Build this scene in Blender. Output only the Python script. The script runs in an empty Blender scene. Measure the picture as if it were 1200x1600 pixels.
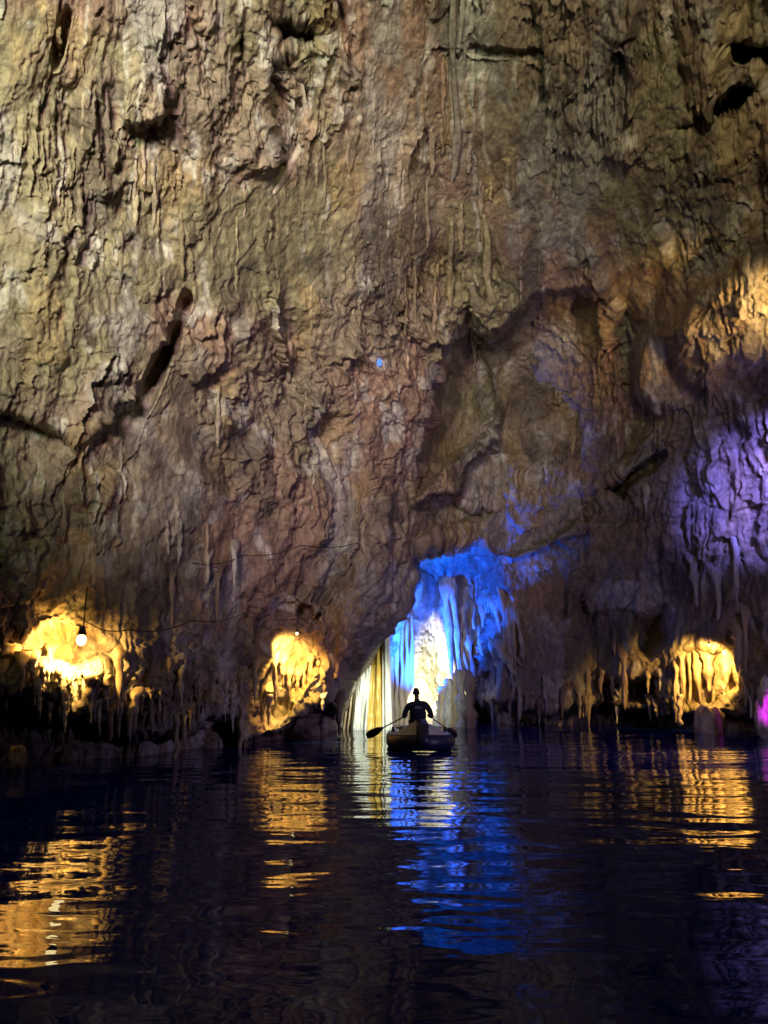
import bpy, bmesh, math, random
import numpy as np
from mathutils import Vector, Matrix

SC = bpy.context.scene
COL = SC.collection
PI = math.pi
rnd = random.Random(11)

# ------------------------------------------------------------------ camera
CAM = Vector((0, 0, 1.3))
PITCH = math.radians(13.0)
FPX = 1200.0                      # focal length in photo pixels (1200 x 1600)
cd = bpy.data.cameras.new('camera')
cam = bpy.data.objects.new('camera', cd)
COL.objects.link(cam)
cam.location = CAM
cam.rotation_euler = (PI/2 + PITCH, 0, 0)
cd.sensor_fit = 'VERTICAL'
cd.sensor_height = 36.0
cd.lens = 36.0*FPX/1600.0
cd.clip_start = 0.05
cd.clip_end = 300
SC.camera = cam

# ------------------------------------------------------------------ world (closed cave: nearly no skylight) and view
W = bpy.data.worlds.new('World')
SC.world = W
W.use_nodes = True
W.node_tree.nodes['Background'].inputs[0].default_value = (0.35, 0.30, 0.55, 1)
W.node_tree.nodes['Background'].inputs[1].default_value = 0.02
SC.view_settings.view_transform = 'Standard'
SC.view_settings.look = 'None'
SC.view_settings.exposure = 0.0
SC.view_settings.gamma = 1.0
SC.view_settings.use_curve_mapping = False
SC.render.engine = 'CYCLES'
SC.cycles.use_denoising = True
SC.cycles.max_bounces = 5
SC.cycles.diffuse_bounces = 3
SC.cycles.glossy_bounces = 3
SC.cycles.transmission_bounces = 2
SC.cycles.sample_clamp_indirect = 3.0
SC.cycles.caustics_reflective = False
SC.cycles.caustics_refractive = False

def direction(u, v):
    """unit ray of a photo pixel"""
    x = (u-600)/FPX; up = (800-v)/FPX
    d = Vector((x, math.cos(PITCH)-math.sin(PITCH)*up, math.sin(PITCH)+math.cos(PITCH)*up))
    return d.normalized()
def at(u, v, dist):
    """world point seen at a photo pixel, at a horizontal distance in metres"""
    d = direction(u, v)
    return CAM + d*(dist/math.hypot(d.x, d.y))
def uv_of(p):
    q = p-CAM
    f = q.y*math.cos(PITCH)+q.z*math.sin(PITCH)
    s = -q.y*math.sin(PITCH)+q.z*math.cos(PITCH)
    return 600+FPX*q.x/f, 800-FPX*s/f

# ------------------------------------------------------------------ lights of the cave
def lamp(name, loc, energy, color, kind='POINT', target=None, size=0.1, angle=90, blend=0.6):
    l = bpy.data.lights.new(name, kind)
    l.energy = energy; l.color = color
    l.shadow_soft_size = size
    if kind == 'SPOT':
        l.spot_size = math.radians(angle); l.spot_blend = blend
    o = bpy.data.objects.new(name, l)
    COL.objects.link(o)
    o.location = loc
    if target is not None:
        o.rotation_euler = (Vector(target)-Vector(loc)).to_track_quat('-Z', 'Y').to_euler()
    return o

WARM = (1.0, 0.56, 0.13)
# floodlights that stand outside the frame, then an added violet fill
lamp('flood_green_left', (-4.5, -2.5, 5.6), 8600, (0.78, 1.0, 0.58), 'SPOT', at(90, 130, 12), 1.2, 66, 1.0)
lamp('flood_pink_centre', (-2.5, -3.0, 6.0), 13500, (1.0, 0.71, 0.74), 'SPOT', at(410, 500, 17), 1.0, 46, 1.0)
lamp('flood_amber_right', (3.0, -2.5, 7.4), 6300, (1.0, 0.84, 0.56), 'SPOT', at(850, 60, 14), 1.0, 62, 1.0)
lamp('flood_gold', at(1320, 520, 15.5), 2000, (1.0, 0.60, 0.19), 'SPOT', at(1110, 480, 20), 0.3, 46, 1.0)
lamp('flood_violet', at(1290, 640, 19.5), 10500, (0.22, 0.19, 1.0), 'SPOT', at(1225, 750, 25), 0.3, 48, 1.0)
lamp('fill_violet_low', (10.5, 10.5, 2.2), 1300, (0.62, 0.48, 1.0), 'SPOT', at(640, 920, 24), 0.3, 110, 1.0)  # unseen fill added in place of violet bounce and spill on the lower wall

# ------------------------------------------------------------------ object helpers
def mesh_obj(name, verts, faces, mat, parent=None, smooth=True):
    me = bpy.data.meshes.new(name)
    me.from_pydata([tuple(v) for v in verts], [], faces)
    me.update()
    if smooth:
        me.polygons.foreach_set('use_smooth', [True]*len(me.polygons))
    if mat: me.materials.append(mat)
    o = bpy.data.objects.new(name, me)
    COL.objects.link(o)
    if parent: 
        o.parent = parent
        o.matrix_parent_inverse = parent.matrix_basis.inverted()
    return o
def bm_obj(name, bm, mat, parent=None, smooth=True):
    me = bpy.data.meshes.new(name)
    bmesh.ops.recalc_face_normals(bm, faces=bm.faces[:])
    bm.to_mesh(me); bm.free()
    if smooth:
        me.polygons.foreach_set('use_smooth', [True]*len(me.polygons))
    if mat: me.materials.append(mat)
    o = bpy.data.objects.new(name, me)
    COL.objects.link(o)
    if parent:
        o.parent = parent
        o.matrix_parent_inverse = parent.matrix_basis.inverted()
    return o
def tag(o, label=None, cat=None, group=None, kind=None):
    if label: o['label'] = label
    if cat: o['category'] = cat
    if group: o['group'] = group
    if kind: o['kind'] = kind
    return o
def thing(name, loc, label, cat, group=None):
    o = bpy.data.objects.new(name, None)
    o.empty_display_size = 0.1
    COL.objects.link(o)
    o.location = loc
    return tag(o, label, cat, group)

# ------------------------------------------------------------------ materials
def principled(name, color, rough=0.6, spec=0.5, metallic=0.0):
    m = bpy.data.materials.new(name)
    m.use_nodes = True
    b = m.node_tree.nodes['Principled BSDF']
    b.inputs['Base Color'].default_value = (*color, 1)
    b.inputs['Roughness'].default_value = rough
    b.inputs['Specular IOR Level'].default_value = spec
    b.inputs['Metallic'].default_value = metallic
    return m
def noisy(name, c1, c2, scale, rough=0.6, bump=0.3, stretch=(1, 1, 1), dist=0.02, spec=0.5):
    m = principled(name, c1, rough, spec)
    nt = m.node_tree; N = nt.nodes; L = nt.links
    b = N['Principled BSDF']
    tc = N.new('ShaderNodeTexCoord'); mp = N.new('ShaderNodeMapping')
    mp.inputs['Scale'].default_value = stretch
    L.new(tc.outputs['Object'], mp.inputs['Vector'])
    nz = N.new('ShaderNodeTexNoise'); nz.inputs['Scale'].default_value = scale
    nz.inputs['Detail'].default_value = 8; nz.inputs['Roughness'].default_value = 0.65
    L.new(mp.outputs[0], nz.inputs['Vector'])
    cr = N.new('ShaderNodeValToRGB')
    cr.color_ramp.elements[0].position = 0.33; cr.color_ramp.elements[0].color = (*c1, 1)
    cr.color_ramp.elements[1].position = 0.67; cr.color_ramp.elements[1].color = (*c2, 1)
    L.new(nz.outputs['Fac'], cr.inputs[0]); L.new(cr.outputs[0], b.inputs['Base Color'])
    bp = N.new('ShaderNodeBump'); bp.inputs['Strength'].default_value = bump; bp.inputs['Distance'].default_value = dist
    L.new(nz.outputs['Fac'], bp.inputs['Height']); L.new(bp.outputs[0], b.inputs['Normal'])
    return m

def rock_material():
    m = bpy.data.materials.new('cave_rock')
    m.use_nodes = True
    nt = m.node_tree; N = nt.nodes; L = nt.links
    b = N['Principled BSDF']
    b.inputs['Roughness'].default_value = 0.62
    b.inputs['Specular IOR Level'].default_value = 0.45
    at_ = N.new('ShaderNodeAttribute'); at_.attribute_name = 'rock_color'
    tc = N.new('ShaderNodeTexCoord')
    mp = N.new('ShaderNodeMapping'); mp.inputs['Scale'].default_value = (1, 1, 0.45)
    L.new(tc.outputs['Object'], mp.inputs['Vector'])
    n1 = N.new('ShaderNodeTexNoise'); n1.inputs['Scale'].default_value = 7; n1.inputs['Detail'].default_value = 9
    n1.inputs['Roughness'].default_value = 0.72
    L.new(mp.outputs[0], n1.inputs['Vector'])
    cr = N.new('ShaderNodeValToRGB')
    cr.color_ramp.elements[0].position = 0.30; cr.color_ramp.elements[0].color = (0.35, 0.33, 0.32, 1)
    cr.color_ramp.elements[1].position = 0.70; cr.color_ramp.elements[1].color = (1.5, 1.48, 1.45, 1)
    L.new(n1.outputs['Fac'], cr.inputs[0])
    mx = N.new('ShaderNodeMix'); mx.data_type = 'RGBA'; mx.blend_type = 'MULTIPLY'
    mx.inputs[0].default_value = 1.0
    L.new(at_.outputs['Color'], mx.inputs[6]); L.new(cr.outputs[0], mx.inputs[7])
    L.new(mx.outputs[2], b.inputs['Base Color'])
    n2 = N.new('ShaderNodeTexNoise'); n2.inputs['Scale'].default_value = 16; n2.inputs['Detail'].default_value = 7
    n2.inputs['Roughness'].default_value = 0.7
    L.new(mp.outputs[0], n2.inputs['Vector'])
    bp = N.new('ShaderNodeBump'); bp.inputs['Strength'].default_value = 0.7; bp.inputs['Distance'].default_value = 0.06
    L.new(n2.outputs['Fac'], bp.inputs['Height']); L.new(bp.outputs[0], b.inputs['Normal'])
    rr = N.new('ShaderNodeMapRange'); rr.inputs[3].default_value = 0.42; rr.inputs[4].default_value = 0.85
    L.new(n1.outputs['Fac'], rr.inputs[0]); L.new(rr.outputs[0], b.inputs['Roughness'])
    return m
M_ROCK = rock_material()
M_DRIP = noisy('dripstone', (0.36, 0.26, 0.15), (0.55, 0.44, 0.29), 6, 0.45, 0.5, (1, 1, 0.3), 0.03)
M_DRIP_DARK = noisy('dark_dripstone', (0.16, 0.11, 0.08), (0.32, 0.24, 0.17), 5, 0.5, 0.5, (1, 1, 0.3), 0.03)
M_CALCITE = noisy('white_calcite', (0.50, 0.50, 0.44), (0.75, 0.74, 0.66), 5, 0.4, 0.5, (1, 1, 0.25), 0.03)
M_PALE = noisy('pale_dripstone', (0.30, 0.27, 0.21), (0.66, 0.64, 0.56), 7, 0.5, 0.8, (1, 1, 0.4), 0.05)
M_OCHRE = noisy('ochre_flowstone', (0.46, 0.28, 0.04), (0.62, 0.43, 0.10), 4, 0.4, 0.4, (1, 1, 0.2), 0.03)

# ------------------------------------------------------------------ noise on arrays
_rs = np.random.RandomState(5)
_T = _rs.rand(64, 64, 64).astype(np.float32)
def vnoise(x, y, z):
    x = np.asarray(x, np.float32); y = np.asarray(y, np.float32); z = np.asarray(z, np.float32)
    x0 = np.floor(x); y0 = np.floor(y); z0 = np.floor(z)
    fx = x-x0; fy = y-y0; fz = z-z0
    fx = fx*fx*fx*(fx*(fx*6-15)+10); fy = fy*fy*fy*(fy*(fy*6-15)+10); fz = fz*fz*fz*(fz*(fz*6-15)+10)
    ix = x0.astype(np.int32) & 63; iy = y0.astype(np.int32) & 63; iz = z0.astype(np.int32) & 63
    jx = (ix+1) & 63; jy = (iy+1) & 63; jz = (iz+1) & 63
    a = _T[ix, iy, iz]; b = _T[jx, iy, iz]; c = _T[ix, jy, iz]; d = _T[jx, jy, iz]
    e = _T[ix, iy, jz]; f = _T[jx, iy, jz]; g = _T[ix, jy, jz]; h = _T[jx, jy, jz]
    lo = a+(b-a)*fx; lo2 = c+(d-c)*fx; lo = lo+(lo2-lo)*fy
    hi = e+(f-e)*fx; hi2 = g+(h-g)*fx; hi = hi+(hi2-hi)*fy
    return (lo+(hi-lo)*fz)*2-1
def fbm(x, y, z, o=4, gain=0.5):
    s = 0; a = 1.0; t = 0
    for k in range(o):
        s = s+a*vnoise(x+17.3*k, y+5.7*k, z+9.1*k); t += a
        x = x*2.03; y = y*2.03; z = z*2.03; a *= gain
    return s/t
def ridged(x, y, z, o=3, gain=0.5):
    s = 0; a = 1.0; t = 0
    for k in range(o):
        n = 1-np.abs(vnoise(x+11.3*k, y+25.7*k, z+3.1*k))*1.6
        s = s+a*n; t += a
        x = x*2.1; y = y*2.1; z = z*2.1; a *= gain
    return s/t
def hash2(i, j, k):
    return _T[(i*7+j*13+k*29) & 63, (i*3+j*31+k*11) & 63, (i*17+j*5+k*23) & 63]
def voronoi(x, y):
    """nearest cell of a jittered grid: distances F1, F2, offsets and cell hashes"""
    xi = np.floor(x).astype(np.int32); yi = np.floor(y).astype(np.int32)
    f1 = np.full(x.shape, 9, np.float32); f2 = f1.copy()
    bx = np.zeros_like(f1); by = np.zeros_like(f1); h1 = np.zeros_like(f1); h2 = np.zeros_like(f1)
    for dx in (-1, 0, 1):
        for dy in (-1, 0, 1):
            ci = xi+dx; cj = yi+dy
            px = ci+hash2(ci, cj, 1); py = cj+hash2(ci, cj, 2)
            ex = (x-px).astype(np.float32); ey = (y-py).astype(np.float32)
            d = np.sqrt(ex*ex+ey*ey)
            near = d < f1
            f2 = np.where(near, f1, np.minimum(f2, d))
            f1 = np.where(near, d, f1); bx = np.where(near, ex, bx); by = np.where(near, ey, by)
            h1 = np.where(near, hash2(ci, cj, 3), h1); h2 = np.where(near, hash2(ci, cj, 4), h2)
    return f1, f2, bx, by, h1, h2
def sstep(x, a, b):
    t = np.clip((x-a)/(b-a), 0, 1)
    return t*t*(3-2*t)
def sd_poly(u, v, pts):
    """signed distance to a polygon, negative inside"""
    d = np.full(u.shape, 1e9, np.float32); inside = np.zeros(u.shape, bool)
    n = len(pts)
    for i in range(n):
        x1, y1 = pts[i]; x2, y2 = pts[(i+1) % n]
        ex, ey = x2-x1, y2-y1
        wx = u-x1; wy = v-y1
        t = np.clip((wx*ex+wy*ey)/(ex*ex+ey*ey+1e-9), 0, 1)
        qx = wx-ex*t; qy = wy-ey*t
        d = np.minimum(d, np.sqrt(qx*qx+qy*qy))
        if y1 != y2:
            c = ((y1 <= v) & (v < y2)) | ((y2 <= v) & (v < y1))
            inside ^= c & (u < ex*(v-y1)/(y2-y1)+x1)
    return np.where(inside, -d, d)

# ------------------------------------------------------------------ the cave: one rock shell round the lake
def grid_axis(lo, hi, step, clo, chi, cstep):
    mid = np.arange(lo, hi+1e-6, step)
    def out(a, b, n):
        t = np.linspace(0, 1, n+1)[1:]
        return a+(b-a)*(0.35*t+0.65*t**2)
    up = out(mid[-1], chi, cstep); dn = out(mid[0], clo, cstep)[::-1]
    return np.concatenate([dn, mid, up])
AZ = np.radians(grid_axis(-33.5, 33.5, 0.072, -180, 180, 60))
EL = np.radians(grid_axis(-6.5, 48.5, 0.066, -89.5, 89.5, 34))
NA, NE = len(AZ), len(EL)
az, el = np.meshgrid(AZ.astype(np.float32), EL.astype(np.float32))     # rows = elevation
dx = np.sin(az)*np.cos(el); dy = np.cos(az)*np.cos(el); dz = np.sin(el)
fw = dy*math.cos(PITCH)+dz*math.sin(PITCH); sw = -dy*math.sin(PITCH)+dz*math.cos(PITCH)
ok = fw > 0.25
U = np.where(ok, 600+FPX*dx/np.maximum(fw, 0.25), np.where(dx > 0, 6000, -6000)).astype(np.float32)
V = np.where(ok, 800-FPX*sw/np.maximum(fw, 0.25), np.where(dz > 0, -6000, 6000)).astype(np.float32)

def az_of(u): return math.degrees(math.atan2((u-600)/FPX, 0.974+0.225*0.27))
cp = [(-180, 13), (-120, 10), (-75, 9), (-45, 12), (az_of(-60), 13.6), (az_of(60), 14.4), (az_of(200), 15.3), (az_of(330), 17.2), (az_of(450), 20),
      (az_of(530), 21.6), (az_of(620), 24), (az_of(720), 27.3), (az_of(800), 29.2), (az_of(930), 30.2), (az_of(1060), 28), (az_of(1200), 26),
      (38, 20), (55, 13), (90, 9.5), (140, 11), (180, 13)]
DW = np.interp(np.degrees(az), [c[0] for c in cp], [c[1] for c in cp]).astype(np.float32)
k = np.exp(-np.arange(-14, 15)**2/60.0); k /= k.sum()
HT = np.interp(np.degrees(az), [-180, -60, -30, 0, 30, 60, 180], [8, 9.5, 11, 12.5, 13, 11, 8]).astype(np.float32)
ce = np.cos(el); se = np.maximum(np.sin(el), 0)
R = ((ce/DW)**2.7+(se/HT)**2.7)**(-1/2.7)
low = np.sin(el) < 0                                                     # below eye level: wall goes down into the lake, then its bed
R = np.where(low, np.minimum(DW/np.maximum(ce, 1e-3), 5.0/np.maximum(-np.sin(el), 1e-3)), R).astype(np.float32)

A0 = az*18; T0 = el*18                                                   # metres along the wall
jag = 9*fbm(A0/1.6, T0/1.6, 0*A0, 4, 0.6)+5*ridged(A0/0.35, T0/3.0, 0*A0+4, 2)-2.5
OFF = np.zeros_like(R)
def recess(pts, depth, ramp=10, inner=0.0, fade=None, wob=1.0, ufade=None):
    global OFF
    s = sd_poly(U, V, pts)+jag*wob
    m = 1-sstep(s, -ramp, 0)
    if inner: m = m*(0.55+0.45*(1-np.exp(np.minimum(s, 0)/inner)))
    if fade: m = m*(1-sstep(V, fade[0], fade[1]))
    if ufade: m = m*(1-0.75*sstep(U, ufade[0], ufade[1]))
    OFF = OFF+depth*m.astype(np.float32)
# vault under the long lip right of the middle
recess([(640, 800), (655, 700), (680, 605), (705, 530), (735, 490), (765, 530), (800, 500), (850, 455), (925, 445), (1000, 402), (1060, 400), (1060, 450), (1012, 530), (1000, 610), (1075, 650), (1100, 780), (950, 870), (800, 900), (700, 860)], 3.3, 22, 0, (600, 850), 1.0, (840, 1040))
# golden boss to the right stands proud
recess([(1010, 520), (1060, 440), (1150, 370), (1260, 330), (1400, 350), (1400, 600), (1200, 590), (1100, 640), (1050, 620)], -2.1, 60, 30)
# band that hangs down to the violet curtain
recess([(985, 420), (1010, 520), (1000, 600), (1050, 650), (1000, 720), (930, 770), (965, 660), (950, 520)], 0.7, 24)
recess([(905, 775), (960, 745), (1040, 700), (1060, 640), (1040, 720), (975, 780)], 1.6, 10)
# the blue grotto
recess([(636, 866), (690, 850), (704, 880), (700, 950), (712, 1010), (728, 1060), (735, 1150), (735, 1260), (495, 1260), (510, 1150), (528, 1090), (550, 1042),
        (576, 1002), (590, 980), (622, 938), (634, 900)], 4.6, 22, 25, None, 0.5)
recess([(632, 860), (680, 836), (720, 850), (752, 836), (768, 868), (778, 960), (778, 1060), (775, 1110), (800, 1260), (495, 1260), (510, 1150), (528, 1090), (550, 1042),
        (576, 1002), (590, 980), (622, 938), (632, 900)], 1.4, 20, 0, None, 1.0)
recess([(632, 880), (700, 850), (760, 856), (790, 870), (800, 960), (795, 1060), (785, 1110), (780, 1260), (560, 1260), (560, 1090), (600, 1010), (640, 900)], 2.6, 60, 0, None, 1.2)
# fin of rock over the grotto and ledge beside it
recess([(636, 792), (672, 742), (702, 712), (742, 688), (770, 652), (785, 626), (790, 642), (776, 694), (740, 738), (724, 772), (700, 772), (665, 786)], -2.0, 12, 0, None, 0.5)
recess([(665, 792), (705, 780), (735, 785), (790, 800), (700, 835), (640, 850)], 0.9, 14, 0, None, 0.7)
niche = np.maximum(np.exp(-((U-95)/95)**2-((V-1025)/50)**2), np.maximum(np.exp(-((U-450)/55)**2-((V-1050)/90)**2), np.exp(-((U-1110)/60)**2-((V-1050)/60)**2))).astype(np.float32)
grot = sstep(OFF, 1.5, 4.0)*sstep(V, 820, 860)*(1-sstep(U, 840, 880))*sstep(U, 510, 540)
slant = grot*sstep(U, 680, 730)+np.exp(-((U-800)/50)**2-((V-1000)/90)**2)
# ledge left of the middle and its slanted crack
recess([(-200, 600), (0, 632), (60, 655), (130, 680), (215, 618), (292, 452), (302, 470), (262, 590), (205, 700), (150, 780), (-200, 780)], 0.75, 14, 0, (650, 800))
recess([(297, 448), (302, 470), (280, 556), (224, 614), (240, 575), (263, 520)], 0.6, 12, 0, None, 1.1)
# cracks and holes high up
recess([(1045, 200), (1110, 154), (1186, 120), (1192, 144), (1130, 190), (1075, 208)], 3.0, 6, 0, None, 0.35)
recess([(1112, 62), (1230, 66), (1230, 112), (1150, 97)], 3.2, 7, 0, None, 0.5)
recess([(425, 30), (480, 22), (515, 45), (505, 80), (460, 70), (430, 65)], 0.9, 10, 0, None, 0.7)
recess([(355, 50), (385, 45), (382, 105), (372, 95)], 0.6, 7, 0, None, 0.5)
recess([(80, 95), (104, 10), (112, 20), (98, 80), (88, 110)], 0.5, 8, 0, None, 0.9)
recess([(405, 80), (470, 75), (500, 140), (480, 250), (420, 310), (400, 250), (415, 160)], 0.55, 26)
recess([(728, 75), (860, 85), (850, 96), (732, 82)], 0.45, 5, 0, None, 0.5)
recess([(700, 640), (725, 500), (758, 545), (790, 640), (700, 730), (660, 720)], 0.8, 20)
# proud block high on the left
recess([(183, 120), (245, 92), (268, 140), (262, 185), (222, 207), (184, 205)], -0.6, 16, 0, None, 0.6)
# spur between second lamp and grotto stands proud
recess([(560, 700), (640, 770), (632, 870), (626, 940), (596, 1000), (545, 1080), (500, 1100), (505, 1000), (520, 850)], -0.9, 60, 0, None, 0.5)
# lamp niches
recess([(20, 985), (90, 974), (155, 984), (188, 1008), (188, 1050), (120, 1062), (40, 1040), (-40, 1050), (-40, 990)], 0.8, 26, 0, None, 1.6)
recess([(455, 945), (497, 955), (504, 1040), (470, 1085), (420, 1150), (388, 1145), (395, 1060), (432, 1010)], 0.8, 16, 0, None, 1.5)
recess([(1062, 1015), (1100, 1000), (1150, 1008), (1160, 1080), (1120, 1105), (1060, 1110)], 0.9, 16, 0, None, 1.5)
recess([(785, 868), (850, 845), (915, 810), (928, 822), (862, 858), (800, 882)], -0.8, 8, 0, None, 0.5)
# black hollow left of the third lamp
recess([(985, 962), (1040, 945), (1056, 1000), (1012, 1032), (990, 1020)], 1.4, 20, 0, None, 0.8)
recess([(930, 1060), (1030, 1060), (1040, 1100), (940, 1100)], 2.0, 14, 0, None, 0.8)
# bulging lips just over the undercut along the water
recess([(-200, 1030), (0, 1030), (190, 1060), (200, 1130), (120, 1120), (0, 1095), (-200, 1095)], -0.25, 30, 0, None, 0.7)
# undercut along the water
recess([(-900, 1080), (0, 1078), (60, 1090), (120, 1112), (190, 1112), (215, 1150), (270, 1138), (330, 1112), (375, 1120), (384, 1155), (400, 1500), (-900, 1500)], 1.5, 12, 0, None, 1.2)
recess([(380, 1152), (440, 1142), (490, 1098), (520, 1100), (536, 1140), (536, 1500), (384, 1500)], 2.0, 10, 0, None, 0.8)
recess([(740, 1092), (800, 1090), (860, 1106), (930, 1092), (1000, 1108), (1060, 1112), (1130, 1112), (1200, 1108), (1500, 1108), (1500, 1500), (740, 1500)], 2.2, 10, 0, None, 1.2)

for _ in range(2):                                                       # soften the steps a little
    OFF[1:-1, 1:-1] = (OFF[1:-1, 1:-1]*4+OFF[:-2, 1:-1]+OFF[2:, 1:-1]+OFF[1:-1, :-2]+OFF[1:-1, 2:])/8
below = sstep(-np.degrees(el), 6.0, 14.0)
R = R+OFF*(1-below)
WR = OFF*0.35                                                             # third noise axis: depth
px = dx*R; py = dy*R; pz = dz*R+CAM.z
def normals(x, y, z):
    def grad(a): return np.gradient(a, axis=1), np.gradient(a, axis=0)
    xa, xe = grad(x); ya, ye = grad(y); za, ze = grad(z)
    nx = ya*ze-za*ye; ny = za*xe-xa*ze; nz = xa*ye-ya*xe
    l = np.sqrt(nx*nx+ny*ny+nz*nz)+1e-9
    nx, ny, nz = nx/l, ny/l, nz/l
    s = np.sign(-(nx*dx+ny*dy+nz*dz)); s[s == 0] = 1
    return nx*s, ny*s, nz*s
nx, ny, nz = normals(px, py, pz)
# a normal that keeps facing the lake even on the steps
bx_ = 0.62*nx-0.5*dx; by_ = 0.62*ny-0.5*dy; bz_ = 0.62*nz-0.5*dz
bl = np.sqrt(bx_**2+by_**2+bz_**2); nx, ny, nz = bx_/bl, by_/bl, bz_/bl

def crease(x, y, z, o=4, gain=0.52):
    """chiselled relief: planes that meet in sharp edges"""
    t = 0; a = 1.0; w = 0
    for k in range(o):
        n1 = vnoise(x+3.1*k, y, z+1.7*k); n2 = vnoise(x*1.1+21.3, y*0.9+7*k, z+5.1); n3 = vnoise(x*0.9+41.3, y*1.2+3.3*k, z+15.1)
        t = t+a*(np.maximum(n1, n2)-np.maximum(n3, -n1)*0.8); w += a
        c_, s_ = math.cos(0.5+k), math.sin(0.5+k)
        x, y = (x*c_*0.35+x*0.75+y*s_*0.25)*1.95, (y*1.0-x*s_*0.2)*1.95; z = z*1.95; a *= gain
    return t/w
wa = fbm(A0/2.8, T0/2.8, WR, 2); wt = fbm(A0/2.8+40, T0/2.8, WR+7, 2)
hx = fbm(A0/0.5, T0/0.5, WR, 4, 0.6); hy = fbm(A0/0.5+13, T0/0.5, WR+3, 4, 0.6)
A = A0+0.30*wa+0.16*hx; T = T0+0.30*wt+0.20*hy
H = 0.48*fbm(A0/4.2, T0/4.2, WR/4, 3)
H = H+0.20*(ridged(A/1.9, T/3.4, WR/2, 3)-0.4)
H = H+0.30*crease(A/1.4, T/2.4, WR/2, 6, 0.56)
def shingle(per, jit, amp, seed, tilt):
    """overlapping flakes whose lower edges are ragged and cut back"""
    tt = T+tilt*A
    ph = tt/per+1.6*vnoise(A/1.6+seed, T/3.1, WR/2+seed)+jit*ridged(A/0.30+seed, T/2.2, WR, 2)+0.5*fbm(A/0.7, T/0.9+seed, WR, 4, 0.6)
    f = ph-np.floor(ph)
    ident = np.floor(ph)
    pr = (1-f)*sstep(f, 0.0, 0.10)
    mk = sstep(vnoise(A/0.9+seed*3, ident*3.7+seed, WR*0), 0.0, 0.6)
    return amp*pr*mk, mk*pr
s1, m1 = shingle(1.9, 0.25, 0.32, 3.0, 0.30)
s2, m2 = shingle(0.8, 0.35, 0.12, 9.0, -0.45)
s3, m3 = shingle(0.36, 0.35, 0.06, 15.0, 0.15)
H = H+s1+s2+s3
f1, f2, bx, by, h1, h2 = voronoi(A/0.8+0.5*hx, T/1.2+0.5*hy)
crk = 1-sstep(f2-f1, 0.0, 0.09)
cm = sstep(vnoise(A/1.3+70, T/1.3, WR), 0.25, 0.7)
H = H+0.10*((h1-0.5)*bx*2+(h2-0.5)*by*2)-0.07*crk*cm
flm = sstep(fbm(A/2.0+20, T/3.0, WR/2, 2), 0.0, 0.40)
viol = sstep(U, 1000, 1080)*sstep(V, 560, 640)*(1-sstep(V, 990, 1020))
lowm = sstep(V, 800, 950)
flm = np.maximum(np.maximum(0.45, flm), np.maximum(viol, 0.75*lowm))
dg_ = np.exp(-((U-500)/190)**2-((V-860)/260)**2)+0.8*np.exp(-((U-900)/160)**2-((V-640)/170)**2)
As = A+slant*0.42*T-0.5*dg_*T
H = H+0.55*np.clip(dg_, 0, 1)*(ridged((A0-0.55*T0)/1.5+3, (T0+0.5*A0)/7, WR, 2)-0.45)
flm = np.maximum(flm, 0.9*np.clip(dg_, 0, 1))
fl = ridged(As/0.26, T/(1.9+2*slant), WR*1.5, 3)
flm = np.maximum(flm, 1.5*np.clip(slant, 0, 1))
H = H+0.17*flm*(fl-0.5)+0.08*flm*(ridged(A/0.10, T/0.6, WR*2, 2)-0.5)
H = H+0.10*crease(A0/0.30+5, T0/0.42, WR*2, 3, 0.6)+0.035*fbm(A0/0.12, T0/0.14, WR*3, 2, 0.6)
calm = 0.45+0.75*sstep(fbm(A0/2.6+90, T0/2.6, WR, 3), -0.25, 0.25)
H = 0.86*H*calm
fade = np.clip(R/16, 0.5, 1.3)*(1-0.9*below)*(1-0.1*grot)*(1-0.05*niche)
H = H*fade
px = px+nx*H; py = py+ny*H; pz = pz+nz*H

# rock colour: stone, iron staining, algae, calcite films (albedo only)
c_st = np.array((0.29, 0.235, 0.17)); c_rd = np.array((0.33, 0.215, 0.16)); c_ol = np.array((0.27, 0.255, 0.145))
c_gy = np.array((0.36, 0.35, 0.33)); c_wh = np.array((0.62, 0.62, 0.56)); c_dk = np.array((0.10, 0.075, 0.06)); c_gd = np.array((0.38, 0.28, 0.13))
def mixc(c, d, m): return c+(d-c)*m[..., None]
C = np.broadcast_to(c_st, az.shape+(3,)).astype(np.float32)
C = mixc(C, c_rd, sstep(fbm(A0/3+9, T0/3, WR, 4)+0.18*np.exp(-((U-520)/260)**2-((V-620)/420)**2), -0.05, 0.35)*0.85)
C = mixc(C, c_ol, sstep(fbm(A0/2.5+33, T0/2.5, WR, 4)+0.22*np.exp(-((U-150)/320)**2-((V-200)/380)**2), 0.02, 0.4)*0.8)
C = mixc(C, c_gy, sstep(fbm(A/1.2+51, T/2.0, WR, 4), 0.08, 0.35)*0.7)
C = mixc(C, c_gd, sstep(fbm(A/1.0+81, T/1.6, WR, 4), 0.16, 0.4)*0.55)
C = mixc(C, c_wh, sstep(ridged(A/0.5+5, T/3.2, WR, 3)+0.3*fbm(A/2, T/2+5, WR, 2), 0.72, 0.95)*0.65)
C = mixc(C, c_wh, sstep(fbm(A/0.5+15, T/0.7, WR, 3), 0.34, 0.5)*0.5)
C = mixc(C, c_dk, sstep(fbm(A/0.9+61, T/1.3+4, WR, 4), 0.12, 0.42)*0.7)
C = mixc(C, c_dk, (crk*cm*0.5))
C = C*(0.85+0.3*h2[..., None])
C = np.clip(C, 0.02, 0.8)

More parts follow.
